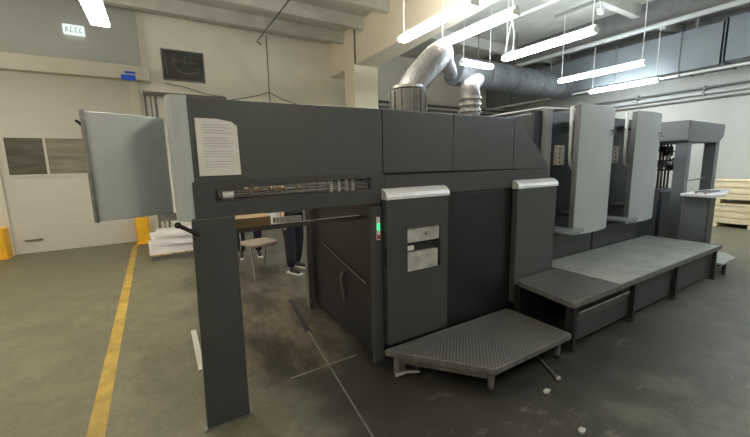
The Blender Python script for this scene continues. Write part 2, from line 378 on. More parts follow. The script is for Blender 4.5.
def run(name, label, pts, r, m, cat='pipe', grp=None, clamps=(), hang=()):
    t = thing(name, label, cat, pts[0], grp)
    obj('pipe_run', MB().tube(pts, r, 10), m, t, smooth=True)
    for (x0, x1, y, z0, z1) in clamps: obj('bracket', MB().box(x0, x1, y-.015, y+.015, z0, z1), M['dull'], t)
    return t
run('wall_pipe', 'upper dark pipe along the back wall behind the ducts', [(4.7, 9.22, 3.43), (11.45, 9.22, 3.43)], .035, M['dpipe'])
run('wall_pipe', 'lower thick dark pipe along the back wall behind the ducts', [(4.7, 9.18, 3.26), (11.45, 9.18, 3.26)], .05, M['dpipe'])
run('wall_pipe', 'top bright pipe hung just below the big square duct', [(10.44, -1, 3.46), (10.44, 9.3, 3.46)], .03, M['white'], clamps=[(10.40, 10.48, y, 3.40, 3.50) for y in (1.9, 3.6, 5.3)])
run('wall_pipe', 'grey pipe on the right wall, uppermost of the three close together', [(11.42, -1, 3.26), (11.42, 9.3, 3.20)], .03, M['dpipe'], clamps=[(11.37, 11.49, y, 3.19, 3.29) for y in (2.0, 3.4, 4.8)])
run('wall_pipe', 'pale thick pipe on the right wall, middle of the three close together', [(11.40, -1, 3.14), (11.40, 9.3, 3.08)], .04, M['pipe'], clamps=[(11.34, 11.49, y, 3.06, 3.18) for y in (2.0, 3.4, 4.8)])
run('wall_pipe', 'thin dark pipe on the right wall, lowest of the three close together', [(11.44, -1, 3.00), (11.44, 9.3, 2.95)], .02, M['dpipe'])
run('ceiling_pipe', 'thin dark pipe under the ceiling between the lamps', [(6.5, .5, 4.2), (6.5, 4.2, 4.2)], .028, M['dpipe'])
run('ceiling_pipe', 'thin bright conduit under the ceiling left of the dark pipe', [(5.86, .5, 4.2), (5.86, 4.75, 4.2)], .026, M['white'])
run('ceiling_pipe', 'pale steel girder pipe above the square duct', [(9.1, -1, 4.3), (9.1, 9.3, 4.3)], .05, M['pipe'])
struct('trim_6', MB().box(9.2, 9.45, -5, 9.35, 4.34, 4.85), M['dpipe'])
v_ = thing('hanging_wire', 'pale twisted cables hanging in a V from the ceiling between lamps', 'wire', (5.6, 4.4, 3.5))
obj('wire', MB().tube([(5.40, 4.40, 3.47), (5.52, 4.42, 3.8), (5.60, 4.40, 4.2)], .012, 8).tube([(5.60, 4.45, 4.2), (5.70, 4.45, 3.85), (5.62, 4.4, 3.55), (5.45, 4.4, 3.47)], .012, 8).tube([(5.60, 4.42, 4.2), (5.6, 4.42, CEIL)], .012, 8), M['white'], v_)
place(tag(obj('smoke_detector', MB().tube([(6.9, 3.6, 4.12), (6.9, 3.6, 4.2)], [.05, .07], 16).tube([(6.9, 3.6, 4.2), (6.9, 3.6, CEIL)], .01, 8), M['white'], smooth=True), 'small round white detector on a stem under the ceiling', 'detector'))
c1 = tag(obj('slack_cable', MB().tube([(2.2, 3.0, 2.02), (2.9, 2.75, 2.04), (3.25, 2.62, 2.10), (3.75, 2.5, 2.18), (4.25, 2.45, 2.19), (4.9, 2.45, 2.19)], .008, 8), M['white'], smooth=True), 'pale cable running from the hood up onto the first printing unit', 'cable')
c2 = tag(obj('wall_cable', MB().tube([(2.60, 9.33, 4.78), (2.585, 9.33, 3.42), (2.595, 9.33, 3.2)], .010, 8).tube([(.87, 9.33, 3.13), (1.6, 9.33, 3.17), (2.3, 9.33, 3.34), (2.585, 9.33, 3.44), (2.9, 9.33, 3.30), (3.4, 9.33, 3.17), (4.25, 9.33, 3.14)], .010, 8), M['dpipe']), 'thin cable dropping down the cream back wall and splitting in two', 'cable')
c3 = tag(obj('wall_cable', MB().tube([(.3, 9.33, 3.45), (.7, 9.33, 3.40), (1.1, 9.33, 3.28), (1.5, 9.33, 3.25)], .008, 8), M['dpipe']), 'thin cable drooping on the wall below the dark poster', 'cable')
tag(obj('ceiling_conduit', MB().tube([(2.35, 8.30, 4.60), (2.35, 3, 4.60)], .016, 8).tube([(2.35, 8.3, 4.60), (2.35, 9.28, 4.60), (2.45, 9.30, 4.55)], .016, 8), M['dpipe']), 'thin dark conduit on the ceiling ribs left of the beam', 'conduit')
tag(obj('beam_conduit', MB().box(4.25, 4.28, 7.80, 7.835, 3.97, CEIL-.02), M['dpipe']), 'thin dark conduit up the beam face by the column', 'conduit')

# poster, sign
po = thing('wall_poster', 'dark landscape poster with pale markings high on the cream wall', 'poster', (.7, 9.33, 3.5))
obj('frame', MB().box(.28, 1.13, 9.325, 9.35, 3.52, 4.18), M['dull'], po)
obj('print', MB().box(.31, 1.10, 9.32, 9.326, 3.55, 4.15), M['poster'], po)
k = MB()
def stroke(mb, pts, t=.012):
    mb.tube([(x, 9.319, z) for x, z in pts], t, 6)
stroke(k, [(.50, 4.0), (.52, 3.86), (.56, 3.76), (.66, 3.70), (.80, 3.69), (.94, 3.72)], .014)
stroke(k, [(.52, 3.96), (.75, 3.93), (.98, 3.93)]); stroke(k, [(.74, 4.07), (.72, 3.88)]); stroke(k, [(.37, 3.65), (.36, 4.08)]); stroke(k, [(.98, 3.66), (1.0, 3.84)])
obj('marking', k, M['chalk'], po)
sg = thing('lit_sign', 'small glowing white emergency sign high above the loading door', 'sign', (-1.13, 9.22, 4.2))
obj('sign_box', MB().box(-1.30, -.98, 9.20, 9.28, 4.19, 4.36), M['signlit'], sg)
k = MB()
for i, x in enumerate((-1.27, -1.20, -1.13, -1.06)):
    k.prism([(x, 4.225), (x+.014, 4.225), (x+.03, 4.32), (x+.022, 4.325)], 'y', 9.194, 9.2)
    k.prism([(x+.05, 4.225), (x+.036, 4.225), (x+.022, 4.325), (x+.03, 4.325)], 'y', 9.194, 9.2) if i == 0 else k.box(x+.02, x+.045, 9.194, 9.2, 4.225, 4.24).box(x+.02, x+.045, 9.194, 9.2, 4.305, 4.32)
obj('sign_print', k, M['signink'], sg)

# yellow corner guards
for x0, x1, lb in ((-3.05, -2.55, 'yellow steel corner guard left of the loading door'), (-.54, -.30, 'yellow steel corner guard right of the loading door, beside the paper pallet')):
    t = thing('corner_guard', lb, 'corner guard', ((x0+x1)/2, 9.05, 0), 'yellow corner guards at the loading door')
    obj('guard_plate', MB().prism([(x0, 9.24), (x0, 8.98), (x0+.03, 8.95), (x1-.03, 8.95), (x1, 8.98), (x1, 9.24)], 'z', 0, .56), M['yellow'], t, bevel=.01)
    obj('base_plate', MB().box(x0-.02, x1+.02, 8.90, 9.235, 0, .015), M['yellow'], t)

# painted line (a marking on the floor) and floor joints
tag(obj('floor_line', MB().poly([(-.53, 8.85, .003), (-.62, 8.85, .003), (-.485, -1, .003), (-.385, -1, .003)][::-1]), M['line']), 'worn yellow painted line along the floor to the loading door', 'floor marking')

# paper pallet by the door
pl = thing('pallet', 'low wooden pallet under the white paper stack by the loading door', 'pallet', (.1, 7.5, 0))
for y in (7.1, 7.45, 7.8): obj('block', MB().box(-.24, .52, y, y+.1, .0, .08), M['dpipe'], pl)
k = MB()
for x in (-.27, -.08, .11, .30): k.box(x, x+.15, 7.08, 7.92, .08, .10)
k.box(.44, .56, 7.08, 7.92, .08, .10)
obj('deck_board', k, M['brown'], pl)
zz = .10
for i, (dx, dy, h, wx) in enumerate(((0, 0, .15, .74), (.05, -.02, .05, .70), (.02, .03, .09, .70), (.07, 0, .06, .62))):
    lb = ('thick bottom ream of white sheets on the pallet by the door', 'second ream up of white sheets on the pallet by the door', 'third ream up of white sheets on the pallet by the door', 'top ream of white sheets on the pallet by the door')[i]
    o = obj('paper_ream', MB().obox((.08+dx, 7.5+dy, zz+h/2), (wx, .76, h-.004), R((2, -3, 4, -2)[i])), M['papers']); tag(o, lb, 'paper stack', 'paper reams on the pallet'); zz += h

# crates against the right wall
for j, zc in enumerate((0, .54)):
    for i, y in enumerate((1.0, 2.1)):
        t = thing('wooden_crate', ('lower' if j == 0 else 'upper') + ' pale wooden crate against the right wall, ' + ('nearer the camera' if i == 0 else 'farther, beside the feeder'), 'crate', (11.1, y, zc), 'wooden crates at the right wall')
        y1 = y + (1.02 if i == 0 else .80)
        obj('crate_box', MB().box(10.92, 11.38, y+.02, y1-.02, zc+.09, zc+.50), M['wood'], t)
        k = MB()
        for q in range(3): k.box(10.89, 10.92, y, y1, zc+.10+.14*q, zc+.21+.14*q)
        obj('slat', k, M['wood'], t)
        for ys in (y+.05, y1-.15): obj('skid', MB().box(10.9, 11.4, ys, ys+.10, zc, zc+.09), M['wood'], t)
        obj('lid', MB().box(10.88, 11.40, y, y1, zc+.50, zc+.535), M['wood'], t)

# ------------------------------------------------------------ the press: delivery unit
D = thing('press_delivery', 'long dark grey delivery end of the printing press with hood and thick leg', 'printing press', (1.8, 2.9, 0))
hp = [(.15, 1.535), (3.40, 1.515), (3.435, 1.56), (2.93, 1.965), (2.88, 1.985), (.15, 1.985)]
h1 = MB().prism([(.163, 1.516), (1.405, 1.530), (1.405, 1.985), (.163, 1.972)], 'y', 2.2, 2.23)
obj('hood_panel', h1, M['hood'], D, bevel=.004)
obj('hood_panel', MB().prism([(1.412, 1.530), (2.10, 1.526), (2.10, 1.985), (1.412, 1.985)], 'y', 2.2, 2.23), M['hood'], D, bevel=.004)
obj('hood_panel', MB().prism([(2.106, 1.526), (2.87, 1.52), (2.87, 1.985), (2.106, 1.985)], 'y', 2.2, 2.23), M['hood'], D, bevel=.004)
obj('hood_end', MB().prism([(2.876, 1.52), (3.44, 1.515), (3.445, 1.54), (2.96, 1.95), (2.93, 1.975), (2.876, 1.985)], 'y', 2.2, 2.23), M['hood'], D, bevel=.004)
obj('hood_core', MB().prism([(1.42, 1.5), (3.42, 1.5), (2.93, 1.965), (1.42, 1.975)], 'y', 2.235, 3.7), M['dark'], D)
obj('hood_rim', MB().box(1.42, 2.88, 2.215, 2.25, 1.985, 1.993), M['dull'], D)
# hollow part of the hood over the pile
obj('hood_back', MB().box(.17, 1.41, 3.66, 3.7, 1.31, 1.985), M['black'], D)
obj('inner_screen', MB().box(.17, 1.38, 2.44, 2.46, 1.33, 1.70), M['black'], D)
k = MB()
k.box(.15, 1.41, 2.23, 2.33, 1.95, 1.98)
for y in (2.6, 2.95, 3.3, 3.6): k.box(.15, 1.41, y, y+.05, 1.95, 1.98)
obj('hood_roof_bar', k, M['dark'], D)  # unseen roof left open between bars so lamp light gets behind the grille
# lower band with the grille opening
obj('hood_band', MB().prism([(.150, 1.312), (.262, 1.312), (.262, 1.520), (.150, 1.518)], 'y', 2.2, 2.24).box(1.30, 1.415, 2.2, 2.24, 1.312, 1.529).prism([(.262, 1.312), (1.30, 1.312), (1.30, 1.415), (.262, 1.398)], 'y', 2.2, 2.24).prism([(.262, 1.476), (1.30, 1.500), (1.30, 1.532), (.262, 1.520)], 'y', 2.2, 2.24), M['dark'], D)
k = MB()
for q in range(6): k.prism([(.262, 1.404+.0135*q), (1.30, 1.420+.0145*q), (1.30, 1.4225+.0145*q), (.262, 1.4065+.0135*q)], 'y', 2.209, 2.216)
for q in range(14): k.box(.30+.074*q, .3035+.074*q, 2.212, 2.216, 1.398, 1.505)
obj('grille', k, M['dpipe'], D)
for q in range(3): obj('gripper_bar', MB().tube([(.3, 2.34+.03*q, 1.42+.02*(q % 3)), (1.38, 2.34+.03*q, 1.42+.02*(q % 3))], .012, 8), M['metal'], D, smooth=True)
obj('roller', MB().tube([(.305, 2.235, 1.436), (.365, 2.235, 1.436)], .026, 16), M['white'], D, label='white roller end behind the grille', smooth=True)
for x in (.44, .50, .60, .66, .78): obj('pulley', MB().tube([(x, 2.30, 1.45), (x+.03, 2.30, 1.45)], .018, 12), M['brass'], D, smooth=True)
obj('bright_strip', MB().box(.70, 1.00, 2.222, 2.26, 1.474, 1.489), M['paper'], D)  # bright reflecting strip behind the grille, put in as a pale bar
for x in (1.00, 1.06, 1.12, 1.17): obj('guide_post', MB().box(x, x+.018, 2.24, 2.26, 1.40, 1.52), M['white'], D)
# leg
lg = obj('leg', MB().prism([(.100, .012), (.354, .012), (.362, 1.312), (.130, 1.312)], 'y', 2.2, 2.26), M['dark'], D, bevel=.008)
obj('foot_plate', MB().box(.085, .37, 2.19, 2.28, 0, .012), M['dull'], lg)
obj('lever', MB().tube([(.16, 2.20, 1.22), (.06, 2.17, 1.29)], .012, 8).ball((.06, 2.17, 1.29), .018), M['rubber'], lg, smooth=True)
obj('rear_leg', MB().box(.26, .38, 3.58, 3.66, 0, 1.31), M['dark'], D, bevel=.008)
# rounded light end and opened guard flap
obj('end_cover', MB().slab([(.164, 2.205), (.125, 2.207), (.088, 2.218), (.068, 2.24), (.062, 2.28), (.066, 2.45), (.085, 2.80)], -.02, 'z', 1.30, 1.985), M['flap'], D, bevel=.003)
fp = []
for i in range(9):
    t = i/8; x = .06 + (-.325-.06)*t; y = 2.74 + (2.55-2.74)*t; b_ = .03*math.sin(math.pi*t); fp.append((x+b_*.4, y-b_))
gf = obj('guard_flap', MB().slab(fp, -.022, 'z', 1.30, 1.92), M['flap'], D, label='light grey curved guard flap swung open', bevel=.004)
obj('flap_edge', MB().obox((-.333, 2.552, 1.61), (.016, .034, .63), R(24)), M['dull'], gf)
obj('hinge', MB().box(-.03, .09, 2.70, 2.74, 1.25, 1.30), M['metal'], gf)
obj('latch', MB().tube([(-.335, 2.56, 1.84), (-.365, 2.57, 1.87)], .008, 8), M['rubber'], gf)
# instruction sheet stuck on hood
sh = thing('instruction_sheet', 'white printed instruction sheet in a clear sleeve stuck on the dark hood', 'paper notice', (.3, 2.195, 1.55))
obj('sheet', MB().prism([(.192, 1.550), (.412, 1.553), (.408, 1.83), (.38, 1.852), (.30, 1.866), (.192, 1.866)], 'y', 2.190, 2.197), M['paper'], sh)
k = MB()
for q in range(17):
    z = 1.83-.0145*q
    if q in (4, 9, 13): continue
    x1 = .385 - random.random()*.06
    k.box(.225, x1, 2.188, 2.190, z, z+.004)
obj('printed_text', k, M['ink'], sh)
# body under the hood
BX = 1.385
obj('side_wall', MB().box(BX, BX+.05, 2.215, 3.68, .04, 1.50), M['black'], D)
obj('body_panel', MB().box(BX+.05, 2.08, 2.215, 3.68, .12, 1.50), M['dark'], D)
obj('body_panel', MB().box(1.96, 2.78, 2.20, 2.215, .15, 1.335), M['black'], D, bevel=.003)
obj('body_band', MB().box(1.418, 3.44, 2.2, 2.214, 1.345, 1.512), M['dark'], D, bevel=.003)
obj('body_core', MB().box(2.09, 3.44, 2.22, 3.68, .12, 1.495), M['black'], D)
obj('frame_post', MB().box(1.30, 1.384, 2.19, 2.23, .05, 1.285), M['dark'], D, bevel=.003)
for x in (1.44, 3.2):
    for y in (2.3, 3.4): obj('base_foot', MB().box(x, x+.14, y, y+.2, 0, .12), M['dull'], D)
obj('status_label', MB().box(1.335, 1.365, 2.186, 2.190, 1.035, 1.21), M['white'], D, label='small white status label with green and red')
obj('status_light', MB().box(1.338, 1.362, 2.182, 2.186, 1.11, 1.16), M['green'], D)
obj('status_light', MB().box(1.338, 1.362, 2.182, 2.186, 1.045, 1.075), M['red'], D)
obj('side_rail', MB().tube([(1.375, 2.45, .62), (1.375, 3.35, .80)], .006, 8), M['dull'], D)
obj('side_lever', MB().tube([(1.37, 2.85, .35), (1.35, 2.87, .55), (1.37, 2.85, .62)], .014, 8), M['dull'], D, smooth=True)
for x0, x1 in ((1.30, 1.36), (1.40, 1.43)): obj('chain_post', MB().box(x0, x1, 3.60 if x0 < 1.35 else 3.685, 3.68 if x0 < 1.35 else 3.71, 0, 1.29), M['dpipe'], D)
# delivery board hanging in the bay
obj('pile_board', MB().box(.38, .64, 2.48, 3.45, 1.185, 1.25), M['brown'], D, label='brown wooden pile board')
obj('board_carrier', MB().box(.36, 1.37, 2.50, 2.54, 1.150, 1.184), M['dpipe'], D)
obj('board_carrier', MB().box(.36, 1.37, 3.40, 3.44, 1.150, 1.184), M['dpipe'], D)
obj('board_clip', MB().box(.66, .86, 2.46, 2.50, 1.20, 1.235), M['metal'], D)
# cabinet doors
def cab_door(x0, x1, win):
    k = MB(); F_ = 2.135
    if win:
        a, b, c, d = 1.580, 1.915, .755, 1.100
        k.prism([(x0, .20), (x1, .20), (x1, 1.345), (x0, 1.345)], 'y', 2.185, 2.199)
        k.box(x0, a, F_, 2.185, .20, 1.345).box(b, x1, F_, 2.185, .20, 1.345).box(a, b, F_, 2.185, .20, c).box(a, b, F_, 2.185, d, 1.345)
    else: k.box(x0, x1, F_, 2.199, .20, 1.345)
    dd = obj('cabinet_door', k, M['dark'] if win else M['hood'], D, bevel=.0 if win else .006)
    pr = [(F_-.012, 1.335), (F_-.012, 1.355), (F_-.002, 1.38), (F_+.02, 1.40), (F_+.045, 1.412), (2.198, 1.415), (2.198, 1.335)]
    obj('door_cap', MB().prism(pr, 'x', x0-.004, x1+.004), M['silver'], dd, label='silver curved cap')
    return dd
d1 = cab_door(1.392, 1.995, True)
obj('inset_plate', MB().box(1.584, 1.912, 2.150, 2.184, .985, 1.097), M['scuffed'], d1)
obj('inset_plate', MB().box(1.584, 1.890, 2.142, 2.184, .758, .905), M['scuffed'], d1)
obj('slot_gap', MB().box(1.584, 1.912, 2.176, 2.184, .905, .985), M['rubber'], d1)
obj('label_tag', MB().box(1.595, 1.66, 2.16, 2.176, .92, .955), M['white'], d1)
obj('knob', MB().tube([(1.78, 2.150, 1.045), (1.78, 2.138, 1.045)], .016, 12), M['metal'], d1, smooth=True)
obj('slot', MB().box(1.3885, 1.392, 2.145, 2.165, .83, .96), M['rubber'], d1)
d2 = cab_door(2.875, 3.50, False)
# ------------------------------------------------------------ step plate in front of delivery
ST = thing('step_plate', 'low checker plate step with slanted corner in front of the cabinet doors', 'step', (2.1, 1.8, 0))
sp = [(1.33, 2.085), (1.82, 1.47), (2.72, 1.47), (2.72, 2.085)]
obj('tread', MB().prism(sp, 'z', .180, .20), M['tread'], ST)
def rim(mb, pts, w_, z0, z1):
    n = len(pts)
    for i in range(n):
        a, b = Vector((*pts[i], 0)), Vector((*pts[(i+1) % n], 0)); d = (b-a); c = (a+b)/2
        mb.obox((c.x, c.y, (z0+z1)/2), (d.length, w_, z1-z0), math.atan2(d.y, d.x))
k = MB(); rim(k, sp, .016, .165, .203)
obj('edge_trim', k, M['dull'], ST)
k = MB()
a, b = Vector((1.40, 2.02, 0)), Vector((1.80, 1.52, 0)); d = b-a
ang = math.atan2(d.y, d.x)
k.obox(((a.x+b.x)/2+.02, (a.y+b.y)/2+.02, .135), (d.length, .012, .075), ang)
obj('skirt', k, M['dull'], ST, label='worn grey skirt plate under the slanted edge')
k = MB()
k.box(1.40, 1.47, 2.02, 2.08, .0, .178)
k.tube([(1.36, 2.0, .03), (1.44, 1.97, .05), (1.54, 1.95, .03)], .014, 8)
obj('levelling_foot', k, M['metal'], ST)
for x, y in ((1.83, 1.52), (2.62, 1.52), (1.55, 2.0), (2.62, 2.0)):
    l_ = obj('leg', MB().prism([(x-.05, .18), (x+.06, .18), (x+.03, .12), (x+.022, .03), (x-.006, .03), (x-.01, .12)], 'y', y-.015, y+.015), M['dpipe'], ST)
    obj('foot_pad', MB().tube([(x+.008, y, 0), (x+.008, y, .03)], .022, 14), M['rubber'], l_, smooth=True)
place(tag(obj('rod', MB().tube([(2.58, 1.75, .012), (2.36, 1.36, .012)], .010, 8).ball((2.35, 1.34, .014), .022), M['metal'], smooth=True), 'thin metal rod lying on the floor by the step', 'rod'))
for x, y, r_, lb in ((2.16, 1.31, .035, 'small pale paper scrap on the dark floor before the step'), (2.00, .98, .03, 'crumpled scrap nearest the bottom edge on the dark floor')):
    k = MB(); k.prism([(x-r_, y-.01), (x-.01, y-.022), (x+r_, y-.012), (x+r_*.7, y+.014), (x-.5*r_, y+.012)], 'z', .001, .010)
    place(tag(obj('paper_scrap', k, M['scuffed']), lb, 'scrap', 'paper scraps on the floor'))

# ------------------------------------------------------------ long platform
PL = thing('press_platform', 'long raised checker plate platform in front of the printing units', 'platform', (4.5, 1.9, 0))
pp = [(2.775, 1.49), (6.17, 1.49), (6.17, 2.28), (2.775, 2.28)]
obj('tread', MB().prism([(2.765, 1.49), (3.55, 1.49), (3.55, 2.32), (3.515, 2.32), (3.515, 2.12), (2.865, 2.12)], 'z', .425, .45), M['tread'], PL)
obj('tread', MB().box(3.555, 4.75, 1.49, 2.32, .425, .4503), M['tread2'], PL)
obj('tread', MB().box(4.755, 6.17, 1.49, 2.32, .425, .45), M['tread2'], PL)
k = MB(); k.box(2.765, 6.18, 1.478, 1.492, .405, .455).prism([(2.755, 1.48), (2.768, 1.48), (2.87, 2.12), (2.857, 2.12)], 'z', .405, .4535).box(6.168, 6.182, 1.478, 2.32, .405, .453)
obj('edge_trim', k, M['dull'], PL)
for x0, x1 in ((2.84, 3.86), (3.90, 4.84), (4.94, 6.10)):
    q = obj('front_panel', MB().box(x0, x1, 1.545, 1.56, .045, .395), M['dark'], PL, bevel=.004)
    if x0 < 3: obj('lip', MB().prism([(1.545, .24), (1.505, .335), (1.495, .33), (1.54, .23)], 'x', x0+.04, x1-.10), M['dull'], q)
obj('side_frame', MB().box(2.80, 2.83, 1.53, 1.57, 0, .41).box(2.80, 2.83, 1.57, 2.08, .02, .06), M['black'], PL)
obj('leg', MB().box(2.86, 2.89, 2.05, 2.08, 0, .41), M['black'], PL)
obj('back_panel', MB().box(2.82, 6.15, 2.06, 2.085, .03, .42), M['black'], PL)
for x in (2.84, 3.88, 4.89, 6.10):
    obj('leg', MB().box(x-.02, x+.02, 1.50, 1.54, .02, .41).box(x-.025, x+.025, 1.495, 1.545, 0, .02), M['black'], PL)
obj('floor_clip', MB().box(3.80, 3.84, 1.50, 1.53, .0, .03).box(4.82, 4.86, 1.50, 1.53, 0, .03), M['rubber'], PL)
SS = thing('foot_step', 'small low step plate at the far end of the long platform', 'step', (6.55, 1.68, 0))
obj('tread', MB().prism([(6.23, 1.46), (6.74, 1.46), (6.98, 1.62), (6.98, 1.705), (6.23, 1.705)], 'z', .175, .20), M['tread2'], SS)
for x, y in ((6.46, 1.50), (6.3, 1.66), (6.92, 1.67)): obj('leg', MB().tube([(x, y, 0), (x, y, .175)], .022, 10), M['rubber'], SS, smooth=True)

# ------------------------------------------------------------ printing units
U = thing('printing_unit', 'first printing unit with tall pale grey curved guard, next to the delivery', 'printing unit', (4.05, 2.9, 0), 'printing units of the press')
obj('unit_body', MB().box(3.70, 4.64, 2.44, 3.8, .12, 2.13), M['blue'], U, bevel=.01)
obj('unit_base', MB().box(3.452, 4.648, 2.34, 3.8, .0, .74), M['dark'], U, bevel=.005)
obj('side_post', MB().box(3.58, 3.67, 2.33, 2.40, .74, 2.14), M['semi'], U, bevel=.006)
obj('recess_panel', MB().box(3.452, 3.98, 2.40, 2.435, .76, 2.12), M['blue'], U)
cp = obj('control_box', MB().box(3.83, 3.96, 2.35, 2.40, 1.54, 1.76), M['sole'], U, bevel=.004, label='pale push-button box')
k = MB()
for q in range(4):
    k.tube([(3.86, 2.342, 1.57+.05*q), (3.86, 2.352, 1.57+.05*q)], .009, 10)
obj('button', k, M['rubber'], cp)
obj('grab_handle', MB().tube([(3.90, 2.26, 2.17), (3.895, 2.255, 1.9), (3.90, 2.255, 1.65), (3.93, 2.26, 1.55), (3.99, 2.27, 1.50)], .018, 10), M['white'], U, smooth=True)
cv = []
for i in range(13):
    t = i/12; cv.append((3.80+.77*t, 2.108 - .022*math.sin(math.pi*t) + .03*t**5))
gp = obj('unit_guard', MB().slab(cv, .03, 'z', .775, 2.175), M['light'], U, bevel=.006, label='tall pale grey curved guard')
obj('guard_side', MB().box(3.785, 3.80, 2.105, 2.155, .80, 2.16), M['mid'], gp)
obj('guard_arm', MB().box(3.98, 4.4, 2.14, 2.435, 1.98, 2.02), M['dark'], gp)
obj('guard_arm', MB().box(3.98, 4.4, 2.14, 2.435, .95, .99), M['dark'], gp)
obj('emblem', MB().prism([(4.38, 1.905), (4.42, 1.925), (4.48, 1.92), (4.46, 1.903)], 'y', 2.080, 2.092).box(4.42, 4.52, 2.080, 2.094, 1.872, 1.886), M['dpipe'], gp)
obj('foot_shelf', MB().prism([(3.515, 2.40), (3.515, 1.99), (3.64, 1.95), (3.86, 2.02), (3.88, 2.095), (3.78, 2.10), (3.74, 2.40)], 'z', .835, .86), M['semi'], U, bevel=.004)
obj('shelf_bracket', MB().prism([(2.05, .835), (2.40, .835), (2.40, .72)], 'x', 3.60, 3.63), M['dark'], U)
obj('inner_roller', MB().tube([(3.50, 2.36, 1.30), (3.74, 2.36, 1.30)], .028, 12).tube([(3.50, 2.36, 1.08), (3.74, 2.36, 1.08)], .02, 12), M['dull'], U, smooth=True)
U2 = dup(U, (1.235, 0, 0), 'second printing unit with tall pale grey curved guard, next to the feeder')

# ------------------------------------------------------------ feeder
F = thing('press_feeder', 'feeder end of the press with square grey portal frame', 'feeder', (7.2, 2.9, 0))
obj('feeder_base', MB().box(5.90, 6.60, 2.38, 3.75, 0, 1.0), M['blue'], F, bevel=.006)
obj('pile_lift', MB().prism([(2.42, 0), (3.5, 0), (3.5, 1.22), (2.42, 1.05)], 'x', 6.86, 7.6), M['blue'], F)
obj('feed_table', MB().prism([(2.36, .95), (3.7, .95), (3.7, 1.42), (2.36, 1.12)], 'x', 5.92, 6.58), M['dark'], F)
k = MB()
for q in range(6): k.prism([(2.38, 1.13), (3.68, 1.425), (3.68, 1.435), (2.38, 1.14)], 'x', 5.95+.1*q, 5.985+.1*q)
obj('feed_belt', k, M['sole'], F)
obj('portal_post', MB().box(6.66, 6.80, 2.10, 2.25, 0, 1.83), M['mid'], F, bevel=.006)
obj('portal_post', MB().box(7.80, 7.96, 2.10, 2.25, 0, 1.83), M['mid'], F, bevel=.006)
obj('portal_post', MB().box(6.60, 6.76, 3.55, 3.70, 0, 1.83), M['mid'], F, bevel=.006)
obj('portal_post', MB().box(7.62, 7.96, 3.30, 3.70, 0, 1.83), M['dark'], F, bevel=.006)
obj('portal_head', MB().prism([(6.58, 2.13), (6.58, 1.84), (6.70, 1.82), (7.86, 1.82), (8.04, 1.92), (8.06, 2.12)], 'y', 2.08, 3.72), M['mid'], F, bevel=.012)
k = MB()
for q in range(5): k.tube([(7.0+.13*q, 2.60, 1.08), (7.0+.13*q, 2.60, 1.83)], .016, 8)
for q in range(3): k.tube([(6.95, 2.56, 1.40+.15*q), (7.60, 2.56, 1.40+.15*q)], .014, 8)
k.box(7.0, 7.14, 2.5, 2.62, 1.44, 1.56).box(7.22, 7.34, 2.5, 2.62, 1.62, 1.78).box(7.40, 7.52, 2.5, 2.62, 1.38, 1.52).box(7.05, 7.16, 2.5, 2.62, 1.68, 1.78)
obj('suction_head', k, M['rubber'], F)
for x, z in ((7.18, 1.5), (7.34, 1.56), (7.1, 1.62)): obj('sucker', MB().ball((x, 2.48, z), .035), M['metal'], F, smooth=True)
obj('guide_rod', MB().tube([(7.15, 2.6, .55), (7.15, 2.6, 1.82)], .02, 10).tube([(7.30, 2.95, .55), (7.30, 2.95, 1.82)], .012, 10), M['metal'], F, smooth=True)
obj('hand_rail', MB().tube([(7.05, 2.2, 1.24), (7.80, 2.2, 1.24)], .016, 10), M['metal'], F, smooth=True)
for z in (1.36, 1.50, 1.68): obj('cross_bracket', MB().box(6.80, 6.95, 2.20, 2.25, z, z+.04), M['dark'], F)

CN = thing('control_desk', 'feeder control desk with pale slab top on a grey pedestal', 'control desk', (6.6, 1.88, 0))
obj('pedestal', MB().box(6.42, 6.62, 1.73, 2.00, 0.0, 1.04), M['mid'], CN, bevel=.006)
obj('pedestal_front', MB().box(6.415, 6.625, 1.715, 1.73, .02, 1.03), M['dark'], CN)
obj('desk_top', MB().prism([(6.33, 1.68), (6.75, 1.64), (7.60, 1.82), (7.60, 2.02), (7.2, 2.07), (6.38, 2.04)], 'z', 1.045, 1.085), M['white'], CN, bevel=.008)
obj('screen_panel', MB().box(6.7, 7.1, 1.80, 1.98, 1.085, 1.10), M['dpipe'], CN, bevel=.003)
obj('button', MB().tube([(6.50, 1.80, 1.085), (6.50, 1.80, 1.097)], .016, 12).tube([(6.50, 1.90, 1.085), (6.50, 1.90, 1.097)], .016, 12), M['red'], CN)

# ------------------------------------------------------------ floor rail, strips
FR = thing('floor_rail', 'narrow steel track set in the floor through the delivery bay', 'floor rail', (1.05, 2.8, 0))
def strip(mb, a, b, w_, z0, z1):
    a = Vector((*a, 0)); b = Vector((*b, 0)); d = b-a; c = (a+b)/2
    return mb.obox((c.x, c.y, (z0+z1)/2), (d.length, w_, z1-z0), math.atan2(d.y, d.x))
obj('rail', strip(MB(), (.86, 1.0), (1.09, 3.1), .012, 0, .005), M['dull'], FR)
obj('groove', strip(MB(), (1.09, 3.1), (1.20, 4.0), .05, 0, .004), M['rubber'], FR, label='black greasy groove')
tag(obj('threshold_strip', strip(MB(), (.70, 2.44), (1.28, 2.46), .014, .0, .006), M['dull']), 'pale strip on the floor crossing the steel track', 'strip')
place(tag(obj('floor_sheet', MB().box(.115, .16, 2.95, 3.75, 0.001, .006), M['sole']), 'white sheet lying on the floor behind the thick leg', 'paper sheet'))

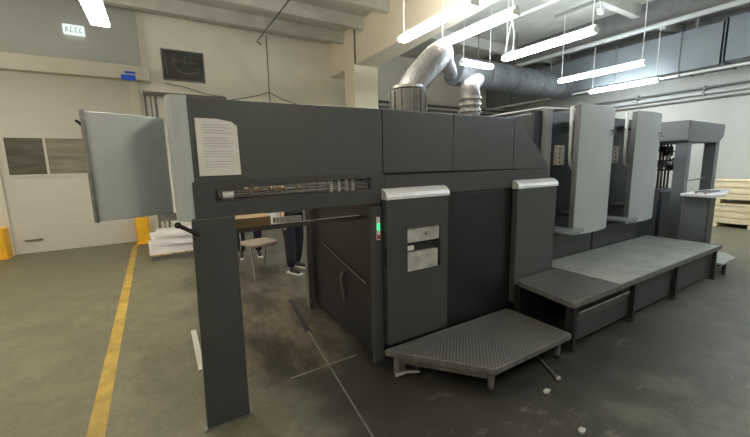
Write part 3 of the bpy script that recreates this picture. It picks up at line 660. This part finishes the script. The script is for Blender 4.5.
# ------------------------------------------------------------ chair in the bay
CH = thing('visitor_chair', 'taupe chair with thin chrome legs seen through the delivery bay', 'chair', (1.18, 5.35, 0))
cx, cy = 1.18, 5.35
def rs(mb, w0, d0, z, t):
    pts = []
    for i in range(24):
        a = 2*math.pi*i/24; c_, s_ = math.cos(a), math.sin(a)
        pts.append((cx + w0*abs(c_)**.5*(1 if c_ > 0 else -1), cy + d0*abs(s_)**.5*(1 if s_ > 0 else -1)))
    return mb.prism(pts, 'z', z, z+t)
obj('seat', rs(MB(), .23, .22, .44, .045), M['seat'], CH, bevel=.012)
obj('backrest', MB().slab([(cx-.21, cy+.22), (cx-.12, cy+.26), (cx, cy+.275), (cx+.12, cy+.26), (cx+.21, cy+.22)], .03, 'z', .70, .92), M['seat'], CH, bevel=.01)
for sx in (-1, 1):
    obj('leg', MB().tube([(cx+sx*.23, cy-.26, 0), (cx+sx*.19, cy-.12, .44)], .011, 10), M['chrome'], CH, smooth=True)
    obj('leg', MB().tube(bez([(cx+sx*.23, cy+.30, 0), (cx+sx*.20, cy+.14, .44), (cx+sx*.19, cy+.25, .88)]), .011, 10), M['chrome'], CH, smooth=True)
obj('seat_frame', MB().tube([(cx-.19, cy-.13, .43), (cx+.19, cy-.13, .43)], .010, 8).tube([(cx-.19, cy+.14, .43), (cx+.19, cy+.14, .43)], .010, 8), M['chrome'], CH, smooth=True)
CH.rotation_euler.z = R(15)

# ------------------------------------------------------------ people behind the press
def skinned(verts, edges, radii, sub=1):
    me = bpy.data.meshes.new('tmp'); me.from_pydata(verts, edges, []); o = bpy.data.objects.new('tmp', me); C.objects.link(o)
    sk = o.modifiers.new('s', 'SKIN'); sk.use_smooth_shade = True
    for i, r_ in enumerate(radii):
        v = me.skin_vertices[0].data[i]; v.radius = (r_, r_) if not isinstance(r_, tuple) else r_; v.use_root = (i == 0)
    sd = o.modifiers.new('d', 'SUBSURF'); sd.levels = sub; sd.render_levels = sub
    dg = bpy.context.evaluated_depsgraph_get(); dg.update()
    ev = bpy.data.meshes.new_from_object(o.evaluated_get(dg)); bm = bmesh.new(); bm.from_mesh(ev)
    bpy.data.objects.remove(o); bpy.data.meshes.remove(me); bpy.data.meshes.remove(ev)
    return bm
def person(loc, yaw, label, top, trouser, hair_m, h=1.72, stance=.10, stride=.0):
    t = thing('person', label, 'person', loc, None)
    O = Vector(loc); k_ = h/1.72; Rz = Matrix.Rotation(yaw, 4, 'Z')
    def W(p): return O + Rz @ (Vector(p)*k_)
    def sk(vs, es, rs_, sub=1): return skinned([W(p) for p in vs], es, [tuple(q*k_ for q in r_) if isinstance(r_, tuple) else r_*k_ for r_ in rs_], sub)
    # facing -y in its own frame
    vs = [(0, 0, .93), (0, 0, 1.10), (0, .01, 1.28), (0, .01, 1.40), (0, 0, 1.47), (0, -.01, 1.55), (0, -.015, 1.64), (0, -.01, 1.70)]
    rs_ = [(.15, .11), (.13, .10), (.15, .11), (.12, .09), (.055, .055), (.068, .075), (.078, .092), (.05, .06)]
    es = [(i, i+1) for i in range(7)]
    for s in (-1, 1):
        b_ = len(vs)
        vs += [(s*.17, .01, 1.38), (s*.22, .03, 1.12), (s*.23, -.04, .88), (s*.23, -.05, .81)]; rs_ += [.055, .042, .030, .026]
        es += [(3, b_), (b_, b_+1), (b_+1, b_+2), (b_+2, b_+3)]
        b_ = len(vs)
        vs += [(s*stance, 0, .86), (s*(stance+.01), -.01+s*stride*.5, .48), (s*(stance+.02), .02+s*stride, .09)]; rs_ += [.085, .058, .038]
        es += [(0, b_), (b_, b_+1), (b_+1, b_+2)]
    bm = sk(vs, es, rs_)
    # face features and hands belong to the body mesh
    def add(mb):
        tmp = bpy.data.meshes.new('q'); mb.b.to_mesh(tmp); mb.b.free(); bm.from_mesh(tmp); bpy.data.meshes.remove(tmp)
    fk = MB(); fk.tube([W((0, -.098, 1.635)), W((0, -.122, 1.60)), W((0, -.10, 1.592))], [.010*k_, .016*k_, .008*k_], 8)
    for s in (-1, 1): fk.ball(W((s*.078, .0, 1.61)), .028*k_, (.4, .7, 1), 10, 8)
    add(fk)
    for s in (-1, 1):
        hv = [(s*.23, -.05, .82), (s*.232, -.055, .77), (s*.232, -.06, .725)]
        bh = sk(hv, [(0, 1), (1, 2)], [(.02, .024), (.022, .036), (.018, .036)])
        tmp = bpy.data.meshes.new('q'); bh.to_mesh(tmp); bh.free(); bm.from_mesh(tmp); bpy.data.meshes.remove(tmp)
        for q, (dy, ln) in enumerate(((-.028, .070), (-.009, .080), (.010, .075), (.028, .060))):
            a = (s*.232, -.06+dy, .715)
            fb = sk([a, (s*.230, a[1]-.004, .715-ln*.5), (s*.220, a[1]-.008, .715-ln)], [(0, 1), (1, 2)], [.009, .0085, .007])
            tmp = bpy.data.meshes.new('q'); fb.to_mesh(tmp); fb.free(); bm.from_mesh(tmp); bpy.data.meshes.remove(tmp)
        fb = sk([(s*.228, -.085, .775), (s*.215, -.108, .75), (s*.208, -.115, .722)], [(0, 1), (1, 2)], [.012, .010, .008])
        tmp = bpy.data.meshes.new('q'); fb.to_mesh(tmp); fb.free(); bm.from_mesh(tmp); bpy.data.meshes.remove(tmp)
    obj('body', bm, M['skin'], t, smooth=True)
    for s in (-1, 1):
        e = obj('eye', MB().ball(W((s*.03, -.088, 1.625)), .012*k_, u=12, v=8), M['eye'], t, smooth=True)
        obj('iris', MB().ball(W((s*.03, -.097, 1.625)), .006*k_, u=8, v=6), M['iris'], e, smooth=True)
    obj('mouth', MB().tube([W((-.022, -.092, 1.572)), W((0, -.098, 1.570)), W((.022, -.092, 1.572))], .005*k_, 8), M['lips'], t, smooth=True)
    hb_ = MB(); q = hb_.ball(W((0, .018, 1.675)), .098*k_, (.93, 1.08, .92), 20, 14)
    obj('hair', hb_, hair_m, t, smooth=True)
    jv = [(0, 0, .90), (0, 0, 1.10), (0, .01, 1.28), (0, .01, 1.42)]; jr = [(.175, .135), (.155, .122), (.170, .13), (.11, .09)]; je = [(0, 1), (1, 2), (2, 3)]
    for s in (-1, 1):
        b_ = len(jv); jv += [(s*.17, .01, 1.38), (s*.22, .03, 1.12), (s*.23, -.035, .90)]; jr += [.072, .058, .045]; je += [(2, b_), (b_, b_+1), (b_+1, b_+2)]
    obj('jacket', sk(jv, je, jr), top, t, smooth=True)
    tv = [(0, 0, .96)]; tr = [(.155, .12)]; te = []
    for s in (-1, 1):
        b_ = len(tv); tv += [(s*stance, 0, .84), (s*(stance+.01), -.01+s*stride*.5, .48), (s*(stance+.02), .02+s*stride, .07)]; tr += [.105, .080, .068]; te += [(0, b_), (b_, b_+1), (b_+1, b_+2)]
    obj('trousers', sk(tv, te, tr), trouser, t, smooth=True)
    for s in (-1, 1):
        x = s*(stance+.02); y = s*stride
        fb = sk([(x, .05+y, .05), (x, -.05+y, .045), (x*1.06, -.16+y, .035)], [(0, 1), (1, 2)], [(.042, .042), (.042, .040), (.040, .028)])
        for v in fb.verts: v.co.z = max(v.co.z, O.z+.012)
        sh_ = obj('shoe', fb, M['rubber'], t, smooth=True)
        obj('sole', MB().prism([tuple(W(p)[:2]) for p in ((x-.04, .09+y, 0), (x+.04, .09+y, 0), (x*1.06+.042, -.17+y, 0), (x*1.06, -.205+y, 0), (x*1.06-.042, -.17+y, 0))], 'z', O.z, O.z+.022), M['sole'], sh_)
    return t
person((1.26, 6.42, 0), R(-10), 'person in dark trousers standing beyond the chair, seen through the bay', M['navy'], M['jean'], M['hair'], stance=.13)
person((1.66, 5.15, 0), R(25), 'person in navy work clothes standing right beside the chair', M['navy'], M['navy'], M['hair'], h=1.80, stance=.12, stride=.09)
